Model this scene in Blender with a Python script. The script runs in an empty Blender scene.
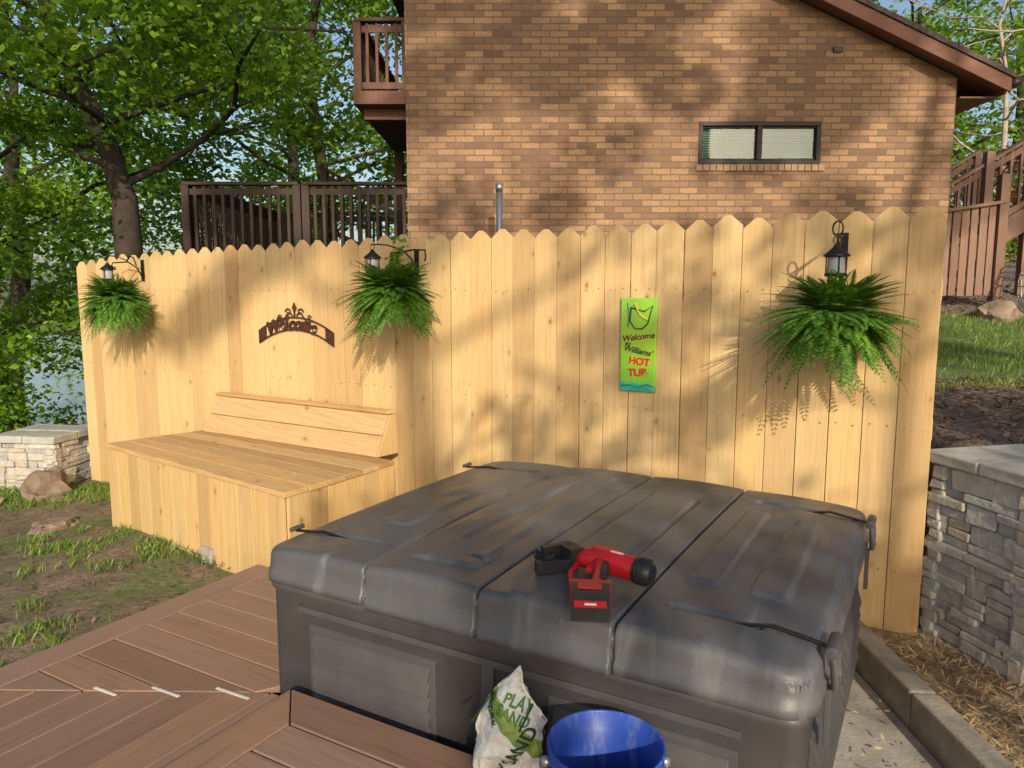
import bpy, math, random
import numpy as np
from mathutils import Vector, Matrix, noise
random.seed(7); rng=np.random.default_rng(7)
S=bpy.context.scene
S.view_settings.view_transform='Standard'; S.view_settings.look='None'; S.view_settings.exposure=0
A=math.radians(-29.73)
U=np.array([math.cos(A),math.sin(A)]); V=np.array([-math.sin(A),math.cos(A)])
# ---------------------------------------------------------------- materials
class NT:
    def __init__(s,name):
        s.m=bpy.data.materials.new(name); s.m.use_nodes=True; s.t=s.m.node_tree
        s.b=s.t.nodes['Principled BSDF']; s.out=s.t.nodes['Material Output']
    def n(s,typ,**kw):
        x=s.t.nodes.new(typ)
        for k,v in kw.items():
            if k.startswith('_'): setattr(x,k[1:],v)
            else:
                key=k.replace('__',' ')
                x.inputs[key].default_value=v
        return x
    def l(s,a,b): s.t.links.new(a,b)
    def math(s,op,a,b=None):
        x=s.t.nodes.new('ShaderNodeMath'); x.operation=op
        for i,q in enumerate((a,b)):
            if q is None: continue
            if isinstance(q,(int,float)): x.inputs[i].default_value=q
            else: s.l(q,x.inputs[i])
        return x.outputs[0]
    def ramp(s,fac,stops):
        r=s.t.nodes.new('ShaderNodeValToRGB'); e=r.color_ramp.elements
        while len(e)<len(stops): e.new(0.5)
        for i,(p,c) in enumerate(stops):
            e[i].position=p
            e[i].color=(c,c,c,1) if isinstance(c,(int,float)) else (*c,1)
        s.l(fac,r.inputs[0]); return r.outputs[0]
    def mix(s,fac,a,b,mode='MIX'):
        x=s.t.nodes.new('ShaderNodeMix'); x.data_type='RGBA'; x.blend_type=mode
        for q,i in ((fac,0),(a,6),(b,7)):
            if isinstance(q,(int,float)): x.inputs[i].default_value=q
            elif isinstance(q,tuple): x.inputs[i].default_value=(*q,1)
            else: s.l(q,x.inputs[i])
        return x.outputs[2]
    def noise(s,vec,scale,detail=4,rough=.55,dist=0):
        x=s.n('ShaderNodeTexNoise',Scale=scale,Detail=detail,Roughness=rough,Distortion=dist)
        if vec is not None: s.l(vec,x.inputs['Vector'])
        return x.outputs['Fac']
    def obj(s): return s.t.nodes.new('ShaderNodeTexCoord').outputs['Object']
    def col(s,c): s.l(c,s.b.inputs['Base Color'])
    def bump(s,h,st=.3,d=.01):
        x=s.n('ShaderNodeBump',Strength=st,Distance=d); s.l(h,x.inputs['Height']); s.l(x.outputs[0],s.b.inputs['Normal'])
    def rough(s,v): s.b.inputs['Roughness'].default_value=v
def simple(name,c,rough=.6,var=.25,scale=8,bump=.1,metal=0,fine=60):
    N=NT(name); o=N.obj()
    f=N.noise(o,scale,5); 
    c1=tuple(max(0,x*(1-var)) for x in c); c2=tuple(min(1,x*(1+var)) for x in c)
    N.col(N.ramp(f,[(.3,c1),(.7,c2)])); N.rough(rough); N.b.inputs['Metallic'].default_value=metal
    if bump: N.bump(N.noise(o,fine,3),bump,.004)
    return N.m
def wood(name,along,base,dark,knots=True,rough=.65,sx=1.0,var=.5,grain=1.0):
    N=NT(name); o=N.obj(); sep=N.n('ShaderNodeSeparateXYZ'); N.l(o,sep.inputs[0])
    at=N.n('ShaderNodeAttribute'); at.attribute_name='rnd'; r=at.outputs['Fac']
    ax=['X','Y','Z']; al=sep.outputs[along]; ot=[a for a in ax if a!=along]
    ac=N.math('ADD',sep.outputs[ot[0]],sep.outputs[ot[1]])
    alr=N.math('ADD',al,N.math('MULTIPLY',r,37.3)); acr=N.math('ADD',ac,N.math('MULTIPLY',r,11.7))
    def cmb(ka,kc):
        c=N.n('ShaderNodeCombineXYZ'); N.l(N.math('MULTIPLY',alr,ka),c.inputs[0]); N.l(N.math('MULTIPLY',acr,kc),c.inputs[1]); N.l(N.math('MULTIPLY',r,5.0),c.inputs[2]); return c.outputs[0]
    f1=N.noise(cmb(1.3*sx,30),2.0,7,.65,.8)
    f2=N.noise(cmb(1.0,5),1.3,3)
    f4=N.noise(cmb(.55,9),1.6,2,.5,1.2)
    ring=N.math('FRACT',N.math('MULTIPLY',f4,7.0)); ring=N.ramp(ring,[(0,.0),(.75,.35),(.93,1.0),(1.0,0.0)])
    c=N.ramp(f1,[(.25,dark),(.5,base),(.8,tuple(min(1,x*1.08) for x in base))])
    c=N.mix(N.math('MULTIPLY',ring,.33*grain),c,dark)
    tint=N.ramp(r,[(0,(1-var*.28,1-var*.36,1-var*.42)),(.5,(1,1,1)),(1,(1.0,1-.10*var,1-.22*var))])
    c=N.mix(1.0,c,tint,'MULTIPLY')
    c=N.mix(N.ramp(f2,[(.35,.0),(.75,.30)]),c,tuple(x*.74 for x in base))
    if knots:
        vor=N.n('ShaderNodeTexVoronoi',Scale=1.0); vor.voronoi_dimensions='2D'; N.l(cmb(2.7,4.4),vor.inputs['Vector'])
        sc=N.n('ShaderNodeSeparateColor'); N.l(vor.outputs['Color'],sc.inputs[0])
        on=N.ramp(sc.outputs[0],[(.35,.0),(.8,1.0)])
        k=N.ramp(vor.outputs['Distance'],[(.016,.85),(.040,.0)])
        kk=N.ramp(vor.outputs['Distance'],[(.03,.55),(.11,.0)])
        c=N.mix(N.math('MULTIPLY',kk,on),c,tuple(a*.70 for a in dark)); c=N.mix(N.math('MULTIPLY',k,on),c,(dark[0]*.42,dark[1]*.34,dark[2]*.3))
    N.col(c); N.rough(rough); N.bump(f1,.25,.004); return N.m
def leafmat(name,c1,c2,c3,tr=.35,rough=.5):
    N=NT(name); g=N.n('ShaderNodeNewGeometry')
    c=N.ramp(g.outputs['Random Per Island'],[(0,c1),(.5,c2),(1,c3)])
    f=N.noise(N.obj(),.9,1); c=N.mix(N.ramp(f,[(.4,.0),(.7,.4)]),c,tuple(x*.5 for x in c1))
    N.col(c); N.rough(rough)
    t=N.n('ShaderNodeBsdfTranslucent'); N.l(N.mix(1.0,c,(1.0,1.0,.5),'MULTIPLY'),t.inputs[0])
    mx=N.n('ShaderNodeMixShader'); mx.inputs[0].default_value=tr; N.l(N.b.outputs[0],mx.inputs[1]); N.l(t.outputs[0],mx.inputs[2]); N.l(mx.outputs[0],N.out.inputs[0])
    return N.m
M={}
cb=(.70,.50,.245); cd=(.55,.35,.15)
M['fence']=wood('fence_wood','Z',cb,cd,var=.9)
M['benchx']=wood('bench_seat_wood','X',(.66,.46,.23),(.43,.26,.11),var=1.1,grain=1.7)
M['benchz']=wood('bench_side_wood','Z',(.68,.48,.22),(.50,.31,.13),var=.8)
M['deckx']=wood('deck_board_a','X',(.31,.195,.145),(.20,.12,.09),False,.5,var=1.1,grain=.7)
M['decky']=wood('deck_board_b','Y',(.31,.195,.145),(.20,.12,.09),False,.5,var=1.1,grain=.7)
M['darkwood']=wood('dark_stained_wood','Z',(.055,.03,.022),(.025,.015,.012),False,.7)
M['railwood']=wood('red_stained_wood','Z',(.17,.085,.055),(.10,.045,.03),False,.7)
M['stairwood']=wood('weathered_stair_wood','Z',(.25,.15,.105),(.15,.085,.06),False,.7,var=1.0)
M['black']=simple('black_metal',(.012,.012,.013),.4,.2,20,.05,.3)
M['rust']=simple('rusted_metal',(.085,.035,.022),.6,.4,30,.2,.4)
M['steel']=simple('galvanised_steel',(.45,.46,.47),.35,.15,12,.05,.8)
M['concrete']=simple('concrete',(.34,.31,.27),.9,.35,5,.6)
M['kerb']=simple('kerb_concrete',(.27,.235,.19),.9,.35,9,.7)
M['cap']=simple('cap_stone',(.38,.37,.33),.9,.22,9,.7)
M['bark']=simple('bark',(.045,.033,.026),.95,.5,6,1.0,0,14)
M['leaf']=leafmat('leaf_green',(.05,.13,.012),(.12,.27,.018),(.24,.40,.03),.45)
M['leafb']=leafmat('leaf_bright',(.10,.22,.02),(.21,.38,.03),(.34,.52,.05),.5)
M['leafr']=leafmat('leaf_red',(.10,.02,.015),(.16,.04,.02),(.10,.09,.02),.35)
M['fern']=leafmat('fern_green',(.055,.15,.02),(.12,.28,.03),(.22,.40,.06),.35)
M['grass']=leafmat('grass_green',(.08,.17,.02),(.17,.30,.03),(.30,.38,.08),.3)
M['straw']=leafmat('straw_chips',(.22,.14,.07),(.46,.33,.18),(.66,.51,.31),.1)
M['deadleaf']=leafmat('dead_leaf',(.08,.05,.03),(.18,.11,.06),(.30,.20,.12),.1)
def stone():
    N=NT('stacked_stone'); o=N.obj(); at=N.n('ShaderNodeAttribute'); at.attribute_name='rnd'
    c=N.ramp(at.outputs['Fac'],[(0,(.36,.355,.335)),(.3,(.52,.505,.47)),(.55,(.60,.56,.49)),(.78,(.50,.42,.32)),(1,(.66,.64,.60))])
    f=N.noise(o,14,6,.65); c=N.mix(N.ramp(f,[(.35,.4),(.62,.0)]),c,(.22,.21,.195)); N.col(c); N.rough(.9)
    N.bump(N.noise(o,26,6,.7),.9,.02); return N.m
M['stone']=stone()
def brick(name,a):
    N=NT(name); sep=N.n('ShaderNodeSeparateXYZ'); N.l(N.obj(),sep.inputs[0]); c=N.n('ShaderNodeCombineXYZ'); N.l(sep.outputs[a],c.inputs[0]); N.l(sep.outputs['Z'],c.inputs[1])
    b=N.n('ShaderNodeTexBrick',Scale=1.0,Bias=-.05); b.inputs['Brick Width'].default_value=.190; b.inputs['Row Height'].default_value=.0635; b.inputs['Mortar Size'].default_value=.006; b.inputs['Mortar Smooth'].default_value=.1
    b.inputs['Color1'].default_value=(.50,.285,.14,1); b.inputs['Color2'].default_value=(.20,.105,.06,1); b.inputs['Mortar'].default_value=(.16,.13,.10,1)
    N.l(c.outputs[0],b.inputs['Vector'])
    f=N.noise(N.obj(),1.2,4); f2=N.noise(c.outputs[0],60,3)
    col=N.mix(N.ramp(f,[(.35,.0),(.7,.35)]),b.outputs['Color'],(.20,.125,.08)); col=N.mix(N.ramp(f2,[(.4,.4),(.65,0)]),col,(.11,.07,.05))
    N.col(col); N.rough(.9); h=N.math('SUBTRACT',1.0,b.outputs['Fac']); N.bump(N.math('ADD',h,N.math('MULTIPLY',f2,.4)),.7,.008); return N.m
M['brickf']=brick('brick_front','X'); M['bricks']=brick('brick_side','Y')
def ground():
    N=NT('ground_soil'); g=N.n('ShaderNodeNewGeometry'); p=g.outputs['Position']; sep=N.n('ShaderNodeSeparateXYZ'); N.l(p,sep.inputs[0])
    f=N.noise(p,1.1,5,.6); ff=N.noise(p,22,5,.7); f3=N.noise(p,4,4)
    dirt=N.ramp(ff,[(.3,(.12,.08,.055)),(.6,(.26,.185,.125)),(.8,(.38,.30,.22))])
    dirt=N.mix(N.ramp(f3,[(.42,0),(.62,.6)]),dirt,(.085,.085,.035))
    gr=N.ramp(ff,[(.3,(.06,.10,.02)),(.7,(.16,.21,.05))])
    c=N.mix(N.ramp(f,[(.47,0),(.56,.85)]),dirt,gr)
    straw=N.ramp(ff,[(.3,(.16,.10,.055)),(.5,(.36,.25,.14)),(.7,(.52,.40,.25))])
    c=N.mix(N.math('GREATER_THAN',sep.outputs['X'],1.2),c,straw)
    mul=N.ramp(ff,[(.3,(.09,.065,.052)),(.7,(.30,.225,.17))])
    bank=N.math('MULTIPLY',N.math('GREATER_THAN',sep.outputs['X'],1.9),N.math('GREATER_THAN',N.math('ADD',sep.outputs['Y'],f3),3.6))
    c=N.mix(bank,c,mul)
    bg=N.math('MULTIPLY',bank,N.ramp(N.math('MULTIPLY',N.math('ADD',sep.outputs['Y'],N.math('MULTIPLY',f3,1.2)),.05),[(.27,0),(.29,1),(.43,1),(.45,0)]))
    c=N.mix(bg,c,gr)
    N.col(c); N.rough(.95); N.bump(ff,.8,.03); return N.m
M['ground']=ground()
def cover():
    N=NT('tub_plastic'); o=N.obj(); f=N.noise(o,2.2,5,.6,.8); ff=N.noise(o,260,2)
    mp=N.n('ShaderNodeMapping'); mp.inputs['Scale'].default_value=(5,1.6,1); mp.inputs['Rotation'].default_value=(0,0,.45); N.l(o,mp.inputs[0]); s=N.noise(mp.outputs[0],1.4,8,.6,1.0)
    c=N.ramp(f,[(.3,(.076,.077,.084)),(.7,(.105,.105,.112))]); c=N.mix(N.ramp(s,[(.54,0),(.72,.5)]),c,(.24,.235,.23))
    d=N.noise(o,150,3,.7); c=N.mix(N.ramp(d,[(.60,0),(.72,.35)]),c,(.30,.28,.25)); N.col(c)
    N.l(N.ramp(s,[(.45,.34),(.7,.60)]),N.b.inputs['Roughness']); N.bump(ff,.3,.002); return N.m
M['cover']=cover()
M['tub']=simple('tub_cabinet_plastic',(.068,.065,.067),.5,.2,5,.2,0,200)
# ---------------------------------------------------------------- mesh helpers
class MB:
    def __init__(s): s.v=[];s.f=[];s.r=[];s.mi=[];s.sm=[]
    def add(s,vs,fs,r=None,mi=0,smooth=False):
        k=len(s.v); r=random.random() if r is None else r
        s.v+= [tuple(v) for v in vs]; s.r+=[r]*len(vs)
        for f in fs: s.f.append([k+i for i in f]); s.mi.append(mi); s.sm.append(smooth)
    def box(s,c,sz,rot=None,r=None,mi=0,jit=0):
        hx,hy,hz=[q/2 for q in sz]; vs=[Vector((x*hx,y*hy,z*hz)) for z in(-1,1) for y in(-1,1) for x in(-1,1)]
        if jit: vs=[v+Vector([random.uniform(-jit,jit) for _ in range(3)]) for v in vs]
        if rot is not None: vs=[rot@v for v in vs]
        vs=[v+Vector(c) for v in vs]
        s.add(vs,[(0,2,3,1),(4,5,7,6),(0,1,5,4),(2,6,7,3),(0,4,6,2),(1,3,7,5)],r,mi)
    def hexa(s,b,t,r=None,mi=0):
        s.add(list(b)+list(t),[(3,2,1,0),(4,5,6,7),(0,1,5,4),(1,2,6,5),(2,3,7,6),(3,0,4,7)],r,mi)
    def prism(s,poly,f0,f1,r=None,mi=0):
        n=len(poly); vs=[f0(p) for p in poly]+[f1(p) for p in poly]
        s.add(vs,[tuple(range(n))[::-1],tuple(range(n,2*n))]+[(i,(i+1)%n,n+(i+1)%n,n+i) for i in range(n)],r,mi)
    def tube(s,pts,rad,seg=8,r=None,mi=0,cap=True):
        pts=[Vector(p) for p in pts]; n=len(pts)
        if not hasattr(rad,'__len__'): rad=[rad]*n
        vs=[];fs=[]
        up=Vector((.13,.21,.97))
        for i,p in enumerate(pts):
            d=(pts[min(i+1,n-1)]-pts[max(i-1,0)]).normalized()
            if abs(d.dot(up))>.95: q=Vector((1,0,0))
            else: q=up
            a=d.cross(q).normalized(); 
            if i and a.dot(pa)<0: a=-a
            b=d.cross(a); pa=a
            for k in range(seg):
                t=2*math.pi*k/seg; vs.append(p+a*math.cos(t)*rad[i]+b*math.sin(t)*rad[i])
        for i in range(n-1):
            for k in range(seg): fs.append((i*seg+k,i*seg+(k+1)%seg,(i+1)*seg+(k+1)%seg,(i+1)*seg+k))
        if cap: fs.append(tuple(range(seg))); fs.append(tuple(range((n-1)*seg,n*seg)))
        s.add(vs,fs,r,mi,True)
    def lathe(s,c,prof,seg=32,r=None,mi=0):
        vs=[];fs=[]; c=Vector(c); n=len(prof)
        for (R,z) in prof:
            for k in range(seg):
                t=2*math.pi*k/seg; vs.append(c+Vector((R*math.cos(t),R*math.sin(t),z)))
        for i in range(n-1):
            for k in range(seg): fs.append((i*seg+k,i*seg+(k+1)%seg,(i+1)*seg+(k+1)%seg,(i+1)*seg+k))
        s.add(vs,fs,r,mi,True)
    def build(s,name,mats,parent=None,loc=(0,0,0),rz=0,bevel=0,seg=2):
        me=bpy.data.meshes.new(name); me.from_pydata(s.v,[],s.f); 
        for m in mats: me.materials.append(m)
        me.polygons.foreach_set('material_index',s.mi); me.polygons.foreach_set('use_smooth',s.sm)
        a=me.attributes.new('rnd','FLOAT','POINT'); a.data.foreach_set('value',s.r); me.update()
        import bmesh
        bm=bmesh.new(); bm.from_mesh(me); bmesh.ops.recalc_face_normals(bm,faces=bm.faces); bm.to_mesh(me); bm.free()
        o=bpy.data.objects.new(name,me); S.collection.objects.link(o); o.location=loc; o.rotation_euler=(0,0,rz)
        if parent: o.parent=parent
        if bevel:
            b=o.modifiers.new('bev','BEVEL'); b.width=bevel; b.segments=seg; b.limit_method='ANGLE'; b.angle_limit=math.radians(40)
        return o
def empty(name,loc=(0,0,0),rz=0):
    e=bpy.data.objects.new(name,None); S.collection.objects.link(e); e.location=loc; e.rotation_euler=(0,0,rz); e.empty_display_size=.1; return e
def quads(name,P,mat,parent=None,mats2=None):
    n=len(P); me=bpy.data.meshes.new(name); me.vertices.add(n*4); me.vertices.foreach_set('co',P.reshape(-1).astype(np.float32))
    me.loops.add(n*4); me.loops.foreach_set('vertex_index',np.arange(n*4,dtype=np.int32)); me.polygons.add(n)
    me.polygons.foreach_set('loop_start',np.arange(0,n*4,4,dtype=np.int32)); me.update(calc_edges=True); me.validate()
    me.materials.append(mat); o=bpy.data.objects.new(name,me); S.collection.objects.link(o)
    if parent: o.parent=parent
    return o
def leafquads(C,size,flat=.5,aspect=.6):
    n=len(C); nrm=rng.normal(size=(n,3)); nrm[:,2]=np.abs(nrm[:,2])+flat; nrm/=np.linalg.norm(nrm,axis=1)[:,None]
    d=rng.normal(size=(n,3)); d-=nrm*(d*nrm).sum(1)[:,None]; d/=np.linalg.norm(d,axis=1)[:,None]; e=np.cross(nrm,d)
    s=(size*rng.uniform(.6,1.3,n))[:,None]
    return np.stack([C-d*s*.5,C+e*s*aspect*.5,C+d*s*.5,C-e*s*aspect*.5],1)
def clumppts(cs,rs,cnt):
    out=[]
    for c,r in zip(cs,rs):
        p=rng.normal(size=(cnt,3)); p/=np.linalg.norm(p,axis=1)[:,None]; p*=rng.uniform(.15,1,(cnt,1))**.6*r; p[:,2]*=.6; out.append(p+c)
    return np.concatenate(out)
def text(name,body,size,mat,parent,M4,ext=.001,bold=0,shear=0):
    c=bpy.data.curves.new(name,'FONT'); c.body=body; c.size=size; c.extrude=ext; c.offset=bold; c.align_x='CENTER'; c.align_y='CENTER'; c.space_line=.85; c.shear=shear
    o=bpy.data.objects.new(name+'_c',c); S.collection.objects.link(o); dg=bpy.context.evaluated_depsgraph_get()
    me=bpy.data.meshes.new_from_object(o.evaluated_get(dg)); bpy.data.objects.remove(o); me.transform(M4); me.materials.clear(); me.materials.append(mat)
    q=bpy.data.objects.new(name,me); S.collection.objects.link(q); q.parent=parent
    return q
# ---------------------------------------------------------------- terrain
def sm(t): t=np.clip(t,0,1); return t*t*(3-2*t)
T0=np.array([-.79,2.37])
def gz(x,y):
    x=np.asarray(x,float);y=np.asarray(y,float)
    z=-.02-.13*sm((-x-2)/2.2)
    z=z-1.6*sm((-x-3.6)/5)*sm((y-6.3)/5)-.5*sm((-x-5)/4)
    ru=(x-T0[0])*U[0]+(y-T0[1])*U[1]; rv=(x-T0[0])*V[0]+(y-T0[1])*V[1]
    fd=(x-1.8)*V[0]+(y-3.15)*V[1]
    hole=(ru>-.15)&(x<1.52)&(fd<-.07)&(rv>-3)
    z=np.where(hole,-.15,z)
    b=sm((x-1.88)/.2)*sm((y-3.0)/.2)
    bank=.60+.058*y+.13*np.clip(y-7,0,4)+np.clip(y-14,0,20)*.02
    z=z*(1-b)+bank*b
    return z
def axis(lo,hi,st,far):
    a=list(np.arange(lo,hi+1e-6,st)); d=st
    x=hi
    while x<far: d*=1.35; x+=d; a.append(x)
    x=lo; d=st
    while x>-far: d*=1.35; x-=d; a.insert(0,x)
    return np.array(a)
xs=axis(-6,6,.07,700); ys=axis(-1,9,.07,700); X,Y=np.meshgrid(xs,ys); Z=gz(X,Y)
bumpn=np.array([[noise.noise(Vector((x*1.5,y*1.5,0)))*.025+noise.noise(Vector((x*6,y*6,3)))*.008 if abs(x)<8 and abs(y)<12 else 0 for x in xs] for y in ys]); Z=Z+bumpn
nx,ny=len(xs),len(ys); vs=np.stack([X,Y,Z],-1).reshape(-1,3)
me=bpy.data.meshes.new('ground'); fs=[(j*nx+i,j*nx+i+1,(j+1)*nx+i+1,(j+1)*nx+i) for j in range(ny-1) for i in range(nx-1)]
me.from_pydata(vs.tolist(),[],fs); me.materials.append(M['ground']); me.polygons.foreach_set('use_smooth',[True]*len(fs)); o=bpy.data.objects.new('ground',me); S.collection.objects.link(o)
mb=MB(); mb.add([(-90,13.5,-2.12),(-8.8,13.5,-2.12),(-8.8,60,-2.12),(-90,60,-2.12)],[(0,1,2,3)])
N=NT('lake_water'); N.col(N.ramp(N.noise(N.obj(),.6,3),[(.3,(.20,.25,.28)),(.7,(.28,.33,.35))])); N.rough(.12); N.bump(N.noise(N.obj(),6,4),.25,.03); mb.build('lake_water',[N.m])
# ---------------------------------------------------------------- fence
Lf=6.235; fe=empty('wooden_fence',(-3.61,6.24,0),A); mb=MB(); n=45; w=Lf/n
for i in range(n):
    t=(i+.5)/n; zt=np.interp(t,[0,.18,.54,1],[1.735,1.80,1.825,1.85])+random.uniform(-.010,.010); zb=np.interp(t,[0,.3,1],[-.14,-.05,-.03])
    x0=i*w+.0015; x1=(i+1)*w-.0015; c=.050; h=.048; ti=random.uniform(-.003,.003); yo=random.uniform(0,.006)
    poly=[(x0,zb),(x1,zb),(x1+ti,zt-h),(x1-c+ti,zt-.004),(x1-c-.006+ti,zt),(x0+c+.006+ti,zt),(x0+c+ti,zt-.004),(x0+ti,zt-h)]
    mb.prism(poly,lambda p:(p[0],yo,p[1]),lambda p:(p[0],yo+.017,p[1]))
mb.build('pickets',[M['fence']],fe,bevel=.002)
mb=MB()
for z in (.25,.9,1.5): mb.box((Lf/2,.045,z),(Lf,.04,.09))
for x in (0.06,2.1,4.15,Lf-.06): mb.box((x,.112,.8),(.09,.09,1.75))
mb.build('rails_and_posts',[M['fence']],fe,bevel=.003)
mb=MB()
for i in range(n):
    for z in (.25,.9,1.5):
        for dx in (-.035,.035): mb.box(((i+.5)*w+dx,.001,z+random.uniform(-.01,.01)),(.004,.004,.004))
mb.build('nail_heads',[M['rust']],fe)
def fpt(t): return t*Lf
# ---------------------------------------------------------------- bench
be=empty('wooden_bench',(-1.13,3.62,0),math.radians(-38))
FL=Vector((-1.916,0,0));FR=Vector((0,0,0));BR=Vector((-.104,.814,0));BL=Vector((-1.847,.625,0))
mb=MB(); nb=6
for k in range(nb):
    a=k/nb+.005;b=(k+1)/nb-.005
    o0=Vector((0,-.025,0)) if k==0 else Vector((0,0,0)); e1=random.uniform(-.004,.004); zo=random.uniform(0,.002)
    p=[FL.lerp(BL,a)+o0+Vector((-.02,0,0)),FR.lerp(BR,a)+o0+Vector((.025+e1,0,0)),FR.lerp(BR,b)+Vector((.025+e1,0,0)),FL.lerp(BL,b)+Vector((-.02,0,0))]
    mb.hexa([q+Vector((0,0,.475)) for q in p],[q+Vector((0,0,.502+zo)) for q in p])
mb.build('seat',[M['benchx']],be,bevel=.003)
mb=MB()
nbk=2
Lb=BL+Vector((.04,-.03,.505));Rb=BR+Vector((-.12,-.03,.505)); off=Vector((.0,.11,.245)); th=Vector((.0,.03,-.014))
for k in range(nbk):
    a=k/nbk+.006;b=(k+1)/nbk-.006
    p=[Lb+off*a,Rb+off*a,Rb+off*b,Lb+off*b]; mb.hexa([q+th for q in p],p)
mb.hexa([Lb+off+Vector((0,0,.001)),Rb+off+Vector((0,0,.001)),Rb+off+Vector((0,.06,.001)),Lb+off+Vector((0,.06,.001))],[Lb+off+Vector((0,-.01,.022)),Rb+off+Vector((0,-.01,.022)),Rb+off+Vector((0,.06,.022)),Lb+off+Vector((0,.06,.022))])
mb.build('backrest',[M['benchx']],be,bevel=.003)
mb=MB()
for L in (Rb,Lb):
    q=L+Vector((0.003 if L is Rb else -.02,.012,0)); tri=[(0,0),(.16,0),(.16,.243),(.10,.243)]
    mb.prism(tri,lambda p:q+Vector((.0,p[0],p[1])),lambda p:q+Vector((.018,p[0],p[1])))
mb.build('backrest_ends',[M['benchz']],be,bevel=.002)
mb=MB()
def vert_boards(P,Q,z0,z1,w=.14,out=None):
    d=Q-P; L=d.length; m=max(1,round(L/w)); nrm=Vector((d.y,-d.x,0)).normalized()*.018
    for i in range(m):
        a=P+d*(i/m)+d.normalized()*.001; b=P+d*((i+1)/m)-d.normalized()*.001; zz=z0+random.uniform(-.01,.01)
        pts=[a+nrm,b+nrm,b,a]; mb.hexa([q+Vector((0,0,zz)) for q in pts],[q+Vector((0,0,z1)) for q in pts])
vert_boards(FL,FR,-.06,.473); vert_boards(FR,BR,-.06,.473); vert_boards(BL,FL,-.1,.473); vert_boards(BR,BL,-.05,.473)
mb.build('side_boards',[M['benchz']],be,bevel=.002)
mb=MB(); mb.box((-.72,-.03,.02),(.12,.03,.09),r=.4); mb.build('foundation_block',[M['concrete']],be,bevel=.006)
# ---------------------------------------------------------------- deck
de=empty('timber_deck',(T0[0],T0[1],0),A); mbx=MB();mby=MB(); zd=.15; p=.14; g=.003; th=.025
sl=.55
v=.80
def bd(mbq,z,cuts): mbq.prism(cuts,lambda q:(q[0],q[1],z-th),lambda q:(q[0],q[1],z))
while v>-.62:
    y1=v-g;y0=v-p+g
    xr1=.02 if y1>=0 else y1/sl; xr0=.02 if y0>=0 else y0/sl
    if xr0>-1.0+.14:
        bd(mbx,zd,[(-1.0+.142,y0),(max(xr0-.004,-.85),y0),(max(xr1-.004,-.85),y1),(-1.0+.142,y1)])
    v-=p
bd(mby,zd,[(-1.0,-.62),(-.862,-.62),(-.862,.80),(-1.0,.80)])
u=-1.0
while u<1.6:
    x0=u+g;x1=u+p-g
    t0=min(0,x0*sl)-.004; t1=min(0,x1*sl)-.004
    if u<-.87: t0=t1=-.625
    elif u>0: t0=t1=.0
    bd(mby,zd,[(x0,-3.2),(x1,-3.2),(x1,t1),(x0,t0)])
    u+=p
mbx.build('boards_across',[M['deckx']],de,bevel=.004); mby.build('boards_along',[M['decky']],de,bevel=.004)
mb=MB(); mb.box((-.995,-1.2,.05),(.04,4.0,.146)); mb.box((-.49,.785,.05),(.95,.04,.146)); mb.box((-.02,.4,.05),(.04,.7,.14)); mb.box((.8,-.02,.04),(1.55,.04,.15)); 
for x in np.arange(-.8,1.6,.4): mb.box((x,-1.6,.06),(.04,3.1,.10))
mb.build('fascia_and_joists',[M['decky']],de,bevel=.003)
mb=MB()
for (x,y,l) in ((-.51,-.29,.11),(-.33,-.19,.13),(-.125,-.085,.15)): mb.box((x,y,zd+.003),(l,.010,.003),Matrix.Rotation(.05,3,'Z'))
mb.build('sunlit_gap_strips',[simple('sunlit_gap_tone',(.65,.62,.58),.6,.2)],de)  # bright strips stand in for sunlight showing through the mitre gaps
se=empty('deck_step',(T0[0],T0[1],0),A); mb=MB();zs=.25;mb2=MB()
bd(mb2,zs,[(.155,-2.2),(.293,-2.2),(.293,-.228),(.155,-.09)])
bd(mb,zs,[(.158,-.088),(.296,-.226),(.9,-.226),(.9,-.088)])
v=-.231
while v>-2.1: bd(mb,zs,[(.298,v-p+g),(.9,v-p+g),(.9,v-g),(.298,v-g)]); v-=p
mb.build('tread_boards',[M['deckx']],se,bevel=.004); 
mb2.box((.175,-1.1,.19),(.02,2.0,.07)); mb2.box((.53,-.1,.19),(.70,.02,.07)); mb2.box((.885,-1.1,.19),(.02,2.0,.07)); mb2.build('edge_boards',[M['decky']],se,bevel=.003)
# ---------------------------------------------------------------- hot tub
UX=-.055
te=empty('hot_tub',(T0[0]+U[0]*UX,T0[1]+U[1]*UX,0),A); W=1.725; D=1.49
def rrect(w,d,cr,ox,oy,seg=8):
    pts=[]
    for cx,cy,a0 in ((ox+w-cr,oy+cr,-90),(ox+w-cr,oy+d-cr,0),(ox+cr,oy+d-cr,90),(ox+cr,oy+cr,180)):
        for k in range(seg+1):
            a=math.radians(a0+90*k/seg); pts.append((cx+cr*math.cos(a),cy+cr*math.sin(a)))
    return pts
mb=MB()
def loft(levels,mi=0):
    n=len(levels[0][0]); vs=[];fs=[]
    for pts,z in levels: vs+=[(x,y,z) for x,y in pts]
    for i in range(len(levels)-1):
        for k in range(n): fs.append((i*n+k,i*n+(k+1)%n,(i+1)*n+(k+1)%n,(i+1)*n+k))
    fs.append(tuple(range((len(levels)-1)*n,len(levels)*n)))
    mb.add(vs,fs,.5,mi,True)
R=lambda i,cr:rrect(W-2*i,D-2*i,cr,i,i)
loft([(R(.035,.04),-.11),(R(.03,.04),-.06),(R(.018,.04),-.045),(R(.018,.04),.505),(R(.008,.05),.515),(R(.008,.05),.54),(R(.05,.09),.548)])
mb.build('cabinet',[M['tub']],te)
mb=MB(); IN=.018
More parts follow.
